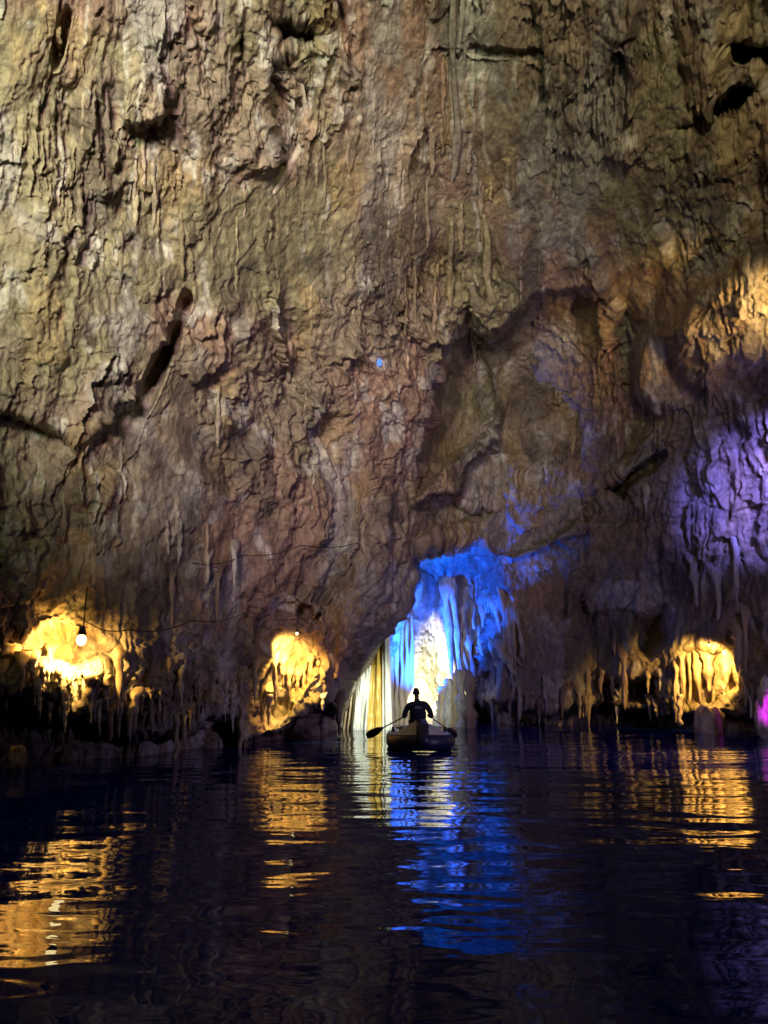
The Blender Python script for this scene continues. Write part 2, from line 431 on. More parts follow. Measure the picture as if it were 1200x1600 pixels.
def grid_mesh(name, x, y, z, mat, wrap=False):
    ne, na = x.shape
    co = np.stack([x, y, z], -1).reshape(-1, 3).astype(np.float32)
    idx = np.arange(ne*na).reshape(ne, na)
    a = idx[:-1, :-1].ravel(); b = idx[:-1, 1:].ravel(); c = idx[1:, 1:].ravel(); d = idx[1:, :-1].ravel()
    quads = np.stack([a, d, c, b], -1).ravel().astype(np.int32)
    me = bpy.data.meshes.new(name)
    me.vertices.add(ne*na); me.vertices.foreach_set('co', co.ravel())
    nf = len(quads)//4
    me.loops.add(nf*4); me.loops.foreach_set('vertex_index', quads)
    me.polygons.add(nf)
    me.polygons.foreach_set('loop_start', np.arange(0, nf*4, 4, dtype=np.int32))
    me.polygons.foreach_set('loop_total', np.full(nf, 4, np.int32))
    me.polygons.foreach_set('use_smooth', np.ones(nf, bool))
    me.update(calc_edges=True)
    me.materials.append(mat)
    o = bpy.data.objects.new(name, me)
    COL.objects.link(o)
    return o
cave = grid_mesh('cave_wall', px, py, pz, M_ROCK)
ca = cave.data.attributes.new('rock_color', 'FLOAT_COLOR', 'POINT')
ca.data.foreach_set('color', np.concatenate([C, np.ones(C.shape[:2]+(1,), np.float32)], -1).astype(np.float32).ravel())
tag(cave, 'rough brown and olive cave wall vaulting over the dark lake', kind='structure')

def wall(u, v, pull=0.0):
    """point of the finished rock surface under a photo pixel, moved towards the lake"""
    d = direction(u, v)
    j = int(np.argmin(np.abs(AZ-math.atan2(d.x, d.y)))); i = int(np.argmin(np.abs(EL-math.asin(d.z))))
    p = Vector((float(px[i, j]), float(py[i, j]), float(pz[i, j])))
    q = p-CAM
    return CAM+d*(q.length-pull)

# ------------------------------------------------------------------ the lake
def water_material():
    m = bpy.data.materials.new('lake_water')
    m.use_nodes = True
    nt = m.node_tree; N = nt.nodes; L = nt.links
    b = N['Principled BSDF']
    b.inputs['Base Color'].default_value = (0.001, 0.010, 0.17, 1)
    b.inputs['Roughness'].default_value = 0.015
    b.inputs['IOR'].default_value = 1.165
    tc = N.new('ShaderNodeTexCoord')
    def nz(sx, sy, scale, detail):
        mp = N.new('ShaderNodeMapping'); mp.inputs['Scale'].default_value = (sx, sy, 1); mp.inputs['Rotation'].default_value = (0, 0, 0.12)
        L.new(tc.outputs['Object'], mp.inputs['Vector'])
        t = N.new('ShaderNodeTexNoise'); t.inputs['Scale'].default_value = scale; t.inputs['Detail'].default_value = detail
        t.inputs['Roughness'].default_value = 0.4
        t.inputs['Distortion'].default_value = 0.4
        L.new(mp.outputs[0], t.inputs['Vector'])
        return t
    a = nz(0.45, 1.0, 2.2, 0.8); c = nz(0.5, 1.0, 6.0, 1.0)
    b1 = N.new('ShaderNodeBump'); b1.inputs['Strength'].default_value = 1.0; b1.inputs['Distance'].default_value = 0.030
    pm = nz(0.10, 0.16, 1.0, 2.0)
    mr = N.new('ShaderNodeMapRange'); mr.inputs[1].default_value = 0.35; mr.inputs[2].default_value = 0.65
    mr.inputs[3].default_value = 0.25; mr.inputs[4].default_value = 1.25
    L.new(pm.outputs['Fac'], mr.inputs[0])
    mu = N.new('ShaderNodeMath'); mu.operation = 'MULTIPLY'
    a2 = nz(0.22, 0.55, 1.3, 0.5)
    ad = N.new('ShaderNodeMath'); ad.operation = 'MULTIPLY_ADD'; ad.inputs[1].default_value = 1.1
    L.new(a2.outputs['Fac'], ad.inputs[0]); L.new(a.outputs['Fac'], mu.inputs[0]); L.new(mr.outputs[0], mu.inputs[1]); L.new(mu.outputs[0], ad.inputs[2])
    L.new(ad.outputs[0], b1.inputs['Height'])
    b2 = N.new('ShaderNodeBump'); b2.inputs['Strength'].default_value = 1.0; b2.inputs['Distance'].default_value = 0.004
    L.new(c.outputs['Fac'], b2.inputs['Height']); L.new(b1.outputs[0], b2.inputs['Normal'])
    L.new(b2.outputs[0], b.inputs['Normal'])
    return m
n = 120
xs = np.linspace(-22, 26, n); ys = np.linspace(-16, 40, n)
X, Y = np.meshgrid(xs, ys)
Z = 0.012*np.sin(0.9*Y+0.35*X+1.5*np.sin(0.21*X))+0.008*np.sin(1.7*Y-0.5*X+0.7)
water = grid_mesh('water', X, Y, Z, water_material())
for p in water.data.polygons: pass
water.data.flip_normals()
tag(water, 'still dark blue lake water with small ripples', kind='structure')

# ------------------------------------------------------------------ dripstone builders
def ring_mesh(path, radii, seg=9, lump=0.18, seed=0, flat=1.0):
    """a tube of uneven rings along a path, closed at both ends"""
    r = random.Random(seed)
    vs, fs = [], []
    ph = [r.uniform(0, 6.28) for _ in range(4)]
    for i, (p, rad) in enumerate(zip(path, radii)):
        for s in range(seg):
            a = 2*PI*s/seg
            k = 1+lump*(0.6*math.sin(3*a+ph[0]+0.25*i)+0.5*math.sin(2*a+ph[1]-0.4*i)+0.5*math.sin(0.9*i+ph[2]))+r.uniform(-lump, lump)*0.35
            vs.append(Vector(p)+Vector((math.cos(a)*rad*k, math.sin(a)*rad*k*flat, 0)))
    n = len(path)
    for i in range(n-1):
        for s in range(seg):
            a = i*seg+s; b = i*seg+(s+1) % seg
            fs.append((a, b, b+seg, a+seg))
    fs.append(tuple(range(seg))[::-1]); fs.append(tuple(range((n-1)*seg, n*seg)))
    return vs, fs
def wall_tint(o, u, v, gain=1.25):
    d = direction(u, v)
    j = int(np.argmin(np.abs(AZ-math.atan2(d.x, d.y)))); i = int(np.argmin(np.abs(EL-math.asin(d.z))))
    c = np.clip(C[max(0, i-6):i+7, max(0, j-4):j+5].reshape(-1, 3).mean(0)*gain, 0, 0.75)
    n_ = len(o.data.vertices)
    at2 = o.data.attributes.new('rock_color', 'FLOAT_COLOR', 'POINT')
    at2.data.foreach_set('color', np.tile(np.array([*c, 1.0], np.float32), n_))
    return o
def stalactite(u, v0, v1, wpx, parent, mat, pull=0.15, blunt=0.12, name='stalactite', lean=0.0, dist=None, shape=1.0):
    top = wall(u, v0, pull) if dist is None else at(u, v0, dist)
    d = math.hypot(top.x, top.y)
    bot = at(u+lean, v1, d)
    ln = max(0.05, top.z-bot.z)
    r0 = wpx/FPX*d/2
    nrg = 17
    sd = rnd.randint(0, 99999); rr = random.Random(sd)
    path, rad = [], []
    w1, w2, w3 = rr.uniform(0, 6), rr.uniform(2, 5), rr.uniform(0.7, 1.4)
    side = Vector((bot.x-top.x+rr.uniform(-0.5, 0.5)*r0, 0, 0))
    inw = Vector((top.x-CAM.x, top.y-CAM.y, 0)).normalized()
    path.append(top+inw*(pull+0.35)+Vector((0, 0, 0.25*ln+0.15))); rad.append(r0*2.2)
    path.append(top+inw*(pull*0.6+0.1)+Vector((0, 0, 0.08*ln+0.05))); rad.append(r0*1.7)
    kn = rr.uniform(0.25, 0.6)
    for i in range(nrg):
        t = i/(nrg-1)
        path.append(top+side*t+Vector((0.18*r0*math.sin(w1+w2*t), 0.1*r0*math.sin(w2+4*t), -ln*t)))
        rad.append(r0*((1-t)**(0.6*shape*w3)*(1-blunt)+blunt)*(1+0.16*math.sin(w1+9*t)+0.22*math.exp(-((t-kn)/0.07)**2)+rr.uniform(-0.1, 0.1)))
    rad[-1] *= 0.5
    vs, fs = ring_mesh(path, rad, 10, 0.30, sd)
    o = mesh_obj(name, vs, fs, mat, parent)
    return wall_tint(o, u, v0) if mat is M_ROCK else o
def curtain(name, top, bot, folds, amp, mat, parent, seed=0, nx=70, ny=44, ragged=0.12, thick=0.25, belly=0.0, sink=0.8):
    """hanging or standing sheet of flowstone with uneven folds; top and bot are world polylines"""
    r = np.random.RandomState(seed)
    def pl(pts, s):
        q = np.array([tuple(p) for p in pts]); f = np.clip(s, 0, 1)*(len(q)-1)
        i = np.minimum(f.astype(int), len(q)-2); w = (f-i)[..., None]
        return q[i]*(1-w)+q[i+1]*w
    t, s = np.meshgrid(np.linspace(0, 1, ny+1), np.linspace(0, 1, nx+1), indexing='ij')
    wid = sum((b-a).length for a, b in zip(bot, bot[1:])); hgt = (top[0]-bot[0]).length
    z0 = np.full_like(s, seed*3.7)
    sw = s+0.05*fbm(s*folds*0.6+seed, t*hgt*0.5, z0, 2)
    fold = np.clip(np.abs(vnoise(sw*folds*1.0+seed*5, t*hgt*0.12+3, z0))*2.0, 0, 1)**0.7
    fine = np.clip(np.abs(vnoise(sw*folds*3.1+seed, t*hgt*0.3, z0+9))*2.0, 0, 1)
    lump = fbm(s*wid*2.2, t*hgt*1.6, z0+4, 4, 0.6)
    cut = 1-ragged*(0.55*(1-fold)+0.6*r.rand(nx+1)[None, :]*sstep(t, 0.4, 1.0)+0.5*vnoise(s*folds*1.5, 0*s, z0+2))
    tc = np.clip(t*cut, 0, 1)
    a = pl(top, sw); b = pl(bot, sw)
    p = a+(b-a)*tc[..., None]
    edge = np.clip(np.sin(PI*s), 0, 1)**0.4
    tw = np.stack([CAM.x-p[..., 0], CAM.y-p[..., 1]], -1); tw /= np.linalg.norm(tw, axis=-1, keepdims=True)
    off = amp*(0.9*fold+0.35*fine+0.35*lump-0.4)*edge+belly*np.sin(PI*t)*edge-sink*1.6*(1-sstep(t, 0, 0.35))-0.6*sink*(1-edge)
    front = p.copy(); front[..., 0] += tw[..., 0]*off; front[..., 1] += tw[..., 1]*off
    back = p.copy(); ob = np.minimum(off-0.05, -thick)
    back[..., 0] += tw[..., 0]*ob; back[..., 1] += tw[..., 1]*ob
    vs = np.concatenate([front.reshape(-1, 3), back.reshape(-1, 3)]).tolist()
    fs = []
    m = (nx+1)*(ny+1)
    for j in range(ny):
        for i in range(nx):
            a = j*(nx+1)+i
            fs.append((a, a+nx+1, a+nx+2, a+1))
            fs.append((m+a, m+a+1, m+a+nx+2, m+a+nx+1))
    for i in range(nx):
        k2 = ny*(nx+1)+i
        fs.append((i, i+1, m+i+1, m+i)); fs.append((k2, m+k2, m+k2+1, k2+1))
    for j in range(ny):
        a = j*(nx+1); b = a+nx
        fs.append((a, m+a, m+a+nx+1, a+nx+1)); fs.append((b, b+nx+1, m+b+nx+1, m+b))
    return mesh_obj(name, vs, fs, mat, parent)
def line(pts, dist): return [at(u, v, dist) for u, v in pts]

# ------------------------------------------------------------------ grotto flowstone
DG = 26.5
fcol = thing('flowstone_column', at(580, 1150, DG), 'tall white and ochre flowstone column standing in the lake left of the rower', 'flowstone')
curtain('flowstone_fold', line([(556, 1022), (570, 1002), (584, 996)], DG), line([(545, 1168), (558, 1168), (573, 1168)], DG-0.2), 3, 0.35, M_CALCITE, fcol, 1, 36, 50, 0.0, 0.4, 0.2, 0.3)
o = curtain('flowstone_fold', line([(578, 1000), (590, 990), (599, 996)], DG+0.1), line([(569, 1168), (585, 1168), (603, 1168)], DG), 3, 0.30, M_OCHRE, fcol, 2, 36, 50, 0.0, 0.4, 0.2, 0.3)
o['label'] = 'ochre yellow middle fold'
curtain('flowstone_fold', line([(597, 985), (602, 980), (609, 992)], DG-0.1), line([(595, 1168), (605, 1168), (615, 1168)], DG-0.1), 2, 0.30, M_CALCITE, fcol, 3, 24, 50, 0.0, 0.4, 0.2, 0.3)
curtain('flowstone_fold', line([(540, 1070), (552, 1040), (562, 1020)], DG+0.1), line([(522, 1168), (538, 1168), (552, 1168)], DG+0.1), 3, 0.30, M_DRIP, fcol, 4, 36, 50, 0.0, 0.4, 0.2, 0.3)

DB = 29.5
pil = thing('thin_columns', at(625, 1140, DB), 'row of thin pale dripstone columns in the grotto between white column and rower', 'dripstone')
for u, w, v0 in ((612, 9, 1040), (620, 7, 1050), (628, 8, 1045), (636, 10, 1040), (644, 8, 1030)):
    vs, fs = ring_mesh([at(u+0.9*math.sin(i*1.3+u), v0-75+(1235-v0)*i/15, DB+0.2) for i in range(16)], [w/FPX*DB/2*(0.35+0.65*min(1, i/7))*(1+0.3*math.sin(i*0.9+u)) for i in range(16)], 9, 0.22, int(u))
    mesh_obj('column', vs, fs, M_CALCITE if int(u) % 2 else M_DRIP, pil)
rgt = thing('flowstone_wall', at(715, 1140, 28.5), 'yellowish fluted flowstone beside the bright white light right of the rower', 'flowstone')
for u, v0, w, dd in ((692, 1072, 12, 28.6), (702, 1060, 14, 28.4), (713, 1052, 13, 28.3), (723, 1046, 15, 28.0), (734, 1052, 12, 27.8), (684, 1095, 9, 29.2)):
    vs, fs = ring_mesh([at(u+1.2*math.sin(i*0.8+u), v0+(1164-v0)*i/17, dd) for i in range(18)], [w/FPX*dd/2*(1+0.25*math.sin(i*0.9+u)+0.2*math.sin(i*2.1)+0.35*i/17) for i in range(18)], 10, 0.28, int(u))
    mesh_obj('flowstone_fold', vs, fs, M_DRIP if int(u) % 3 else M_PALE, rgt)

drp = thing('drapery', wall(745, 950, 0.2), 'blue and grey fluted drapery of hanging folds on the right side of the grotto', 'drapery')
for k_ in range(26):
    uu = 690+k_*4.6+rnd.uniform(-3, 3); v0_ = rnd.uniform(930, 1020); v1_ = 1050+38*math.sin(PI*min(1, (uu-680)/130))+rnd.uniform(-26, 22)
    stalactite(uu, v0_, v1_, rnd.uniform(7, 14), drp, M_PALE if k_ % 3 else M_DRIP, 0.15, 0.2, 'drapery_fold', lean=rnd.uniform(8, 22))

# pale ribs and fins on the high wall
def rib(uvw, label, mat, pull=0.12, seed=1, name='dripstone_rib'):
    pts = [(wall(u, v, pull), w) for u, v, w in uvw]
    path, rad = [], []
    for (p, w), (q, w2) in zip(pts, pts[1:]):
        for i in range(6):
            t = i/6; path.append(p.lerp(q, t)); rad.append((w+(w2-w)*t)/FPX*(p-CAM).length/2)
    path.append(pts[-1][0]); rad.append(pts[-1][1]/FPX*(pts[-1][0]-CAM).length/2*0.4)
    vs, fs = ring_mesh(path, rad, 9, 0.35, seed)
    o = mesh_obj(name, vs, fs, M_ROCK)
    wall_tint(o, uvw[1][0], uvw[1][1], 1.9 if mat is M_PALE else 1.3)
    return tag(o, label, 'dripstone')
rib([(708, -30, 7), (706, 60, 8), (710, 130, 6), (716, 200, 9), (711, 260, 10), (706, 285, 4)], 'long pale rib of dripstone running down from the top centre', M_PALE, 0.05, 3)
rib([(722, -30, 8), (722, 20, 7), (718, 75, 3)], 'short pale rib of dripstone beside the top of the long one', M_PALE, 0.05, 4)
rib([(755, 335, 4), (763, 380, 9), (760, 430, 12), (768, 470, 11), (777, 535, 5)], 'white pennant of dripstone hanging over the edge of the vault', M_PALE, 0.15, 5)
rib([(736, 445, 12), (745, 480, 15), (750, 522, 5)], 'broad tan dripstone blade left of the white pennant', M_DRIP_DARK, 0.2, 6)
rib([(468, 120, 7), (478, 170, 9), (470, 230, 11), (440, 285, 10), (425, 305, 6)], 'curved yellow flowstone rib in the hollow at the upper left', M_DRIP_DARK, 0.05, 8)
# ------------------------------------------------------------------ lamps in view
M_BLACK = principled('black_housing', (0.015, 0.015, 0.016), 0.4)
def emitter(name, col, strength):
    m = bpy.data.materials.new(name); m.use_nodes = True
    nt = m.node_tree; nt.nodes.remove(nt.nodes['Principled BSDF'])
    e = nt.nodes.new('ShaderNodeEmission'); e.inputs[0].default_value = (*col, 1); e.inputs[1].default_value = strength
    nt.links.new(e.outputs[0], nt.nodes['Material Output'].inputs[0])
    return m
M_BULB = emitter('warm_bulb', (1.0, 0.78, 0.35), 5)
M_BULBW = emitter('white_bulb', (1.0, 0.98, 0.85), 25)
M_BLUEGLOW = emitter('blue_glow', (0.10, 0.25, 1.0), 1.6)
def cave_lamp(u, v, pull, energy, color, label, bulb=M_BULB, size=0.16, aim=(0, -0.7), cone=165):
    p = wall(u, v, pull)
    t = thing('cave_lamp', p, label, 'lamp')
    bm = bmesh.new(); bmesh.ops.create_uvsphere(bm, u_segments=14, v_segments=10, radius=size)
    bmesh.ops.scale(bm, vec=(1, 1, 1.15), verts=bm.verts); bmesh.ops.translate(bm, vec=p, verts=bm.verts)
    bm_obj('bulb', bm, bulb, t)
    bm = bmesh.new()
    bmesh.ops.create_cone(bm, cap_ends=True, segments=14, radius1=size*0.95, radius2=size*0.5, depth=size*1.8)
    bmesh.ops.translate(bm, vec=p+Vector((0, 0, size*1.9)), verts=bm.verts)
    bm_obj('lamp_cap', bm, M_BLACK, t)
    bm = bmesh.new()
    bmesh.ops.create_cone(bm, cap_ends=True, segments=8, radius1=0.014, radius2=0.014, depth=0.7)
    bmesh.ops.translate(bm, vec=p+Vector((0, 0.05, size*2.8+0.33)), verts=bm.verts)
    bm_obj('bracket', bm, M_BLACK, t)
    lamp('lamp_light', p+Vector((0, -0.13, -0.08)), energy, color, 'SPOT', p+Vector((aim[0], 1.0, aim[1])), 0.10, cone, 0.5)
    return p
cave_lamp(127, 1000, 1.25, 760, WARM, 'round glowing lamp under the rock lip at the far left', size=0.085, aim=(-0.75, -0.5), cone=138)
cave_lamp(464, 990, 0.85, 750, WARM, 'glowing lamp in the narrow niche between left wall and blue grotto', size=0.035, aim=(-0.5, -1.3), cone=112)
cave_lamp(1108, 1008, 0.95, 950, WARM, 'glowing lamp behind hanging blades low on the right', size=0.035, aim=(0.3, -0.8), cone=108)
def floodlight(loc, target, label, energy, color, angle, size=0.12, blend=0.6):
    loc = Vector(loc); dirn = (Vector(target)-loc).normalized()
    t = thing('floodlight', loc, label, 'floodlight')
    rot = dirn.to_track_quat('-Z', 'Y').to_matrix().to_4x4()
    bm = bmesh.new(); bmesh.ops.create_cube(bm, size=1)
    bmesh.ops.scale(bm, vec=(0.3, 0.2, 0.1), verts=bm.verts)
    bmesh.ops.bevel(bm, geom=bm.edges[:], offset=0.015, segments=1, affect='EDGES')
    bmesh.ops.transform(bm, matrix=Matrix.Translation(loc-dirn*0.12) @ rot, verts=bm.verts)
    bm_obj('housing', bm, M_BLACK, t)
    bm = bmesh.new(); bmesh.ops.create_cube(bm, size=1)
    bmesh.ops.scale(bm, vec=(0.26, 0.16, 0.01), verts=bm.verts)
    bmesh.ops.transform(bm, matrix=Matrix.Translation(loc-dirn*0.062) @ rot, verts=bm.verts)
    bm_obj('lens', bm, emitter('lens', color, 3), t)
    lamp('flood_light', loc, energy, color, 'SPOT', target, size, angle, blend)
floodlight(at(650, 1100, 27.9), at(672, 915, 30.5), 'blue floodlight low at the back of the grotto hidden by the rower', 12500, (0.003, 0.085, 1.0), 100, 0.06, 1.0)
floodlight(at(660, 1116, 28.5), at(679, 1066, 33), 'white floodlight low at the back of the grotto behind the rower', 11000, (0.97, 1.0, 0.78), 64, 0.06, 1.0)
lamp('fill_white_front', at(640, 1105, 23.5), 800, (0.92, 1.0, 0.80), 'SPOT', at(605, 1090, 27), 0.1, 80, 0.8)  # unseen fill added behind the rower to brighten the flowstone column

# ------------------------------------------------------------------ fringes of stalactites
def cluster(name, uv, label, rows, mat, pull=0.2):
    t = thing(name, wall(*uv), label, 'stalactites')
    for u, v0, v1, w in rows:
        stalactite(u, v0, v1, w, t, mat(u) if callable(mat) else mat, pull)
    return t
cluster('stalactite_cluster', (100, 1050), 'fringe of lit yellow stalactites hanging below the far left lamp',
        [(8, 1010, 1062, 14), (20, 1030, 1088, 9), (33, 1040, 1082, 9), (50, 1035, 1070, 10), (66, 1045, 1075, 7), (80, 1015, 1072, 12), (92, 1050, 1070, 8), (108, 1058, 1085, 8), (124, 1055, 1080, 7),
         (139, 1058, 1108, 13), (153, 1055, 1075, 8), (164, 1062, 1094, 11), (186, 1030, 1118, 12), (196, 1052, 1075, 6)], M_DRIP, 0.35)
cluster('stalactite_cluster', (205, 1080), 'short orange lit stalactite pair left of the dark niches over the lake', [(212, 1088, 1140, 12), (203, 1105, 1150, 10)], M_DRIP, 0.3)
cluster('stalactite_cluster', (450, 1040), 'golden stalactite fringe in the niche of the second lamp',
        [(441, 1035, 1075, 10), (452, 1050, 1090, 9), (466, 1052, 1085, 9), (474, 1050, 1097, 8), (485, 1030, 1070, 8), (495, 1035, 1068, 7), (430, 1040, 1100, 9), (420, 1085, 1135, 9), (398, 1050, 1100, 7)], M_DRIP, 0.3)
cluster('stalactite_cluster', (1100, 1030), 'bright yellow blades and stalactites hanging round the low right lamp',
        [(1066, 1030, 1090, 8), (1078, 1020, 1098, 9), (1090, 1022, 1100, 13), (1109, 1022, 1082, 18), (1134, 1015, 1070, 15), (1155, 985, 1052, 13), (1056, 1045, 1100, 6)], M_DRIP, 0.25)

# ------------------------------------------------------------------ dinghy and rower
BX, BY = at(655, 1165, 19.0).x, 18.6
M_GREY = noisy('grey_rubber', (0.52, 0.53, 0.46), (0.64, 0.65, 0.58), 5, 0.5, 0.05)
M_NAVY = principled('navy_rubber', (0.012, 0.016, 0.05), 0.45)
M_DARKCLOTH = noisy('navy_cloth', (0.010, 0.012, 0.035), (0.018, 0.020, 0.05), 20, 0.85, 0.2)
M_SKIN = principled('skin', (0.22, 0.12, 0.08), 0.5)
M_HAIR = principled('dark_hair', (0.012, 0.010, 0.010), 0.7)
M_PRINT = principled('pale_print', (0.42, 0.44, 0.5), 0.7)
M_WOOD = noisy('oar_shaft', (0.30, 0.26, 0.18), (0.42, 0.36, 0.26), 12, 0.5, 0.1)

boat = thing('rubber_dinghy', (BX, BY, 0), 'small grey and navy rubber dinghy with raised bow carrying the rower', 'boat')
def hull_path(s):
    """centre line of the side tube: s from -1 (stern, right) through 0 (bow) to 1 (stern, left)"""
    a = abs(s); sg = 1 if s > 0 else -1
    if a > 0.5:
        t = (a-0.5)/0.5
        return Vector((sg*0.60, -0.35+1.55*t, 0.16))
    t = a/0.5
    ang = t*PI/2
    return Vector((sg*0.60*math.sin(ang), -0.35-0.95*math.cos(ang), 0.15+0.04*(1-t)**1.5))
def tube(rad, lo, hi, n=44, seg=20, pad=0.0):
    """part of the side tube between two angles of its cross-section (0 = outward, 90 = up)"""
    vs, fs = [], []
    closed = hi-lo >= 359
    m = seg if closed else seg+1
    for i in range(n+1):
        s = -1+2*i/n
        p = hull_path(s); q = hull_path(min(1, s+0.02))-hull_path(max(-1, s-0.02))
        tan = q.normalized(); out = Vector((p.x, min(0, p.y+0.35), 0))
        out = (out-tan*out.dot(tan)); out = out.normalized() if out.length > 1e-4 else Vector((0, -1, 0))
        up = out.cross(tan).normalized()
        if up.z < 0: up = -up
        r = rad*(1-0.55*max(0, (abs(s)-0.93)/0.07)**2)
        for k in range(m):
            a = math.radians(lo+(hi-lo)*k/seg)
            vs.append(Vector((BX, BY, 0))+p+(out*math.cos(a)+up*math.sin(a))*(r+pad))
    for i in range(n):
        for k in range(seg):
            a = i*m+k; b = i*m+(k+1) % m
            fs.append((a, b, b+m, a+m))
    if closed:
        fs.append(tuple(range(m))); fs.append(tuple(range(n*m, n*m+m))[::-1])
    return vs, fs
vs, fs = tube(0.165, 0, 360); mesh_obj('side_tube', vs, fs, M_GREY, boat)
vs, fs = tube(0.165, -115, 62, pad=0.012)
o = mesh_obj('hull_skin', vs, fs, M_NAVY, boat)
sd = o.modifiers.new('thickness', 'SOLIDIFY'); sd.thickness = 0.008; sd.offset = -1
def box(name, c, size, mat, parent, rot=None, bev=0.02):
    bm = bmesh.new(); bmesh.ops.create_cube(bm, size=1)
    bmesh.ops.scale(bm, vec=size, verts=bm.verts)
    bmesh.ops.bevel(bm, geom=bm.edges[:], offset=bev, segments=2, affect='EDGES')
    M = Matrix.Translation(Vector(c))
    if rot is not None: M = M @ rot
    bmesh.ops.transform(bm, matrix=M, verts=bm.verts)
    return bm_obj(name, bm, mat, parent, False)
B0 = Vector((BX, BY, 0))
box('floor_panel', B0+Vector((0, 0.25, 0.12)), (0.9, 1.75, 0.05), M_NAVY, boat)
box('transom', B0+Vector((0, 1.12, 0.26)), (0.92, 0.05, 0.3), M_NAVY, boat)
box('seat', B0+Vector((0, 0.22, 0.42)), (1.1, 0.26, 0.045), M_GREY, boat)
# bow cover: two sloping panels that meet at a ridge, with straps and a dark centre strip
def panel(sg):
    vs, fs = [], []
    ny = 10; nxx = 8
    for j in range(ny+1):
        t = j/ny
        for i in range(nxx+1):
            w = i/nxx
            e = hull_path(sg*(0.50-0.47*t)); outer = e+Vector((0, 0, 0.13))
            ridge = Vector((sg*0.02, -0.30-0.93*t, 0.60-0.10*t))
            p = outer.lerp(ridge, w); p.z += 0.035*math.sin(PI*w)
            vs.append(B0+p)
    for j in range(ny):
        for i in range(nxx):
            a = j*(nxx+1)+i
            fs.append((a, a+1, a+nxx+2, a+nxx+1))
    o = mesh_obj('bow_cover', vs, fs, M_GREY, boat)
    md = o.modifiers.new('thickness', 'SOLIDIFY'); md.thickness = 0.012
    for q in (0.40,):
        pts = [vs[int(j*1)*(nxx+1)+5]+Vector((0, 0, 0.012)) for j in range(1, ny)]
        vv, ff = ring_mesh([p for p in pts], [0.018]*len(pts), 6, 0.0, 1)
        mesh_obj('strap', vv, ff, M_BLACK, boat)
panel(1); panel(-1)
vs, fs = [], []
for j in range(13):
    t = j/12
    c = Vector((0, -0.30-0.93*min(1, t*1.25), 0.615-0.10*t)) if t < 0.8 else Vector((0, -1.235-0.30*math.sin((t-0.8)/0.2*PI/2), 0.53-0.40*(t-0.8)/0.2))
    vs += [B0+c+Vector((-0.13, 0, -0.01)), B0+c+Vector((0, 0, 0.02)), B0+c+Vector((0.13, 0, -0.01))]
for j in range(12):
    for i in range(2):
        a = j*3+i; fs.append((a, a+1, a+4, a+3))
o = mesh_obj('bow_strip', vs, fs, M_NAVY, boat); o.modifiers.new('thickness', 'SOLIDIFY').thickness = 0.02
for sg in (-1, 1):
    lk = B0+Vector((sg*0.62, 0.42, 0.36))
    vs, fs = ring_mesh([lk+Vector((0, 0, -0.06)), lk, lk+Vector((0, 0, 0.07))], [0.05, 0.035, 0.03], 10, 0.0, 1)
    mesh_obj('oarlock', vs, fs, M_BLACK, boat)

def skin_body(name, nodes, edges, mat, parent, sub=2, root=0):
    me = bpy.data.meshes.new(name)
    me.from_pydata([tuple(n_[0]) for n_ in nodes], edges, [])
    o = bpy.data.objects.new(name, me); COL.objects.link(o)
    o.modifiers.new('skin', 'SKIN').use_smooth_shade = True
    for i, n_ in enumerate(nodes):
        sv = me.skin_vertices[0].data[i]
        r = n_[1]; sv.radius = r if isinstance(r, tuple) else (r, r); sv.use_root = (i == root)
    ss = o.modifiers.new('subdivision', 'SUBSURF'); ss.levels = sub; ss.render_levels = sub
    dg = bpy.context.evaluated_depsgraph_get()
    m2 = bpy.data.meshes.new_from_object(o.evaluated_get(dg))
    bpy.data.objects.remove(o); bpy.data.meshes.remove(me)
    m2.materials.clear(); m2.materials.append(mat)
    m2.polygons.foreach_set('use_smooth', [True]*len(m2.polygons))
    m2.name = name
    o = bpy.data.objects.new(name, m2); COL.objects.link(o)
    if parent:
        o.parent = parent; o.matrix_parent_inverse = parent.matrix_basis.inverted()
    return o
# the rower sits on the thwart with his back to us, facing the stern (+Y), leaning a little to the left
S = B0+Vector((-0.03, 0.24, 0.50))
def q(x, y, z): return S+Vector((x, y, z))
hand = {-1: q(-0.30, 0.42, 0.16), 1: q(0.30, 0.42, 0.16)}
nodes = [(q(0, 0, 0.0), (0.20, 0.15)), (q(0, -0.01, 0.16), (0.195, 0.135)), (q(-0.005, -0.04, 0.32), (0.215, 0.14)), (q(-0.01, -0.03, 0.44), (0.18, 0.115)), (q(-0.02, 0.0, 0.52), (0.075, 0.07)), (q(-0.025, 0.015, 0.585), 0.056)]
edges = [(0, 1), (1, 2), (2, 3), (3, 4), (4, 5)]
def limb(start, pts):
    prev = start
    for p, r in pts:
        nodes.append((p, r)); edges.append((prev, len(nodes)-1)); prev = len(nodes)-1
for sg in (-1, 1):
    el_ = q(sg*0.33, 0.02, 0.17)
    limb(3, [(q(sg*0.165, -0.01, 0.445), 0.075), (q(sg*0.235, -0.01, 0.40), 0.080), (q(sg*0.29, 0.0, 0.29), 0.068), (el_, 0.056), (el_.lerp(hand[sg], 0.45), 0.043), (el_.lerp(hand[sg], 0.85), 0.03)])
    limb(0, [(q(sg*0.10, 0.10, -0.01), 0.092), (q(sg*0.15, 0.42, 0.05), 0.068), (q(sg*0.14, 0.52, -0.06), 0.058), (q(sg*0.14, 0.60, -0.30), 0.042), (q(sg*0.14, 0.70, -0.33), 0.034)])
person = skin_body('person', nodes, edges, M_DARKCLOTH, None)
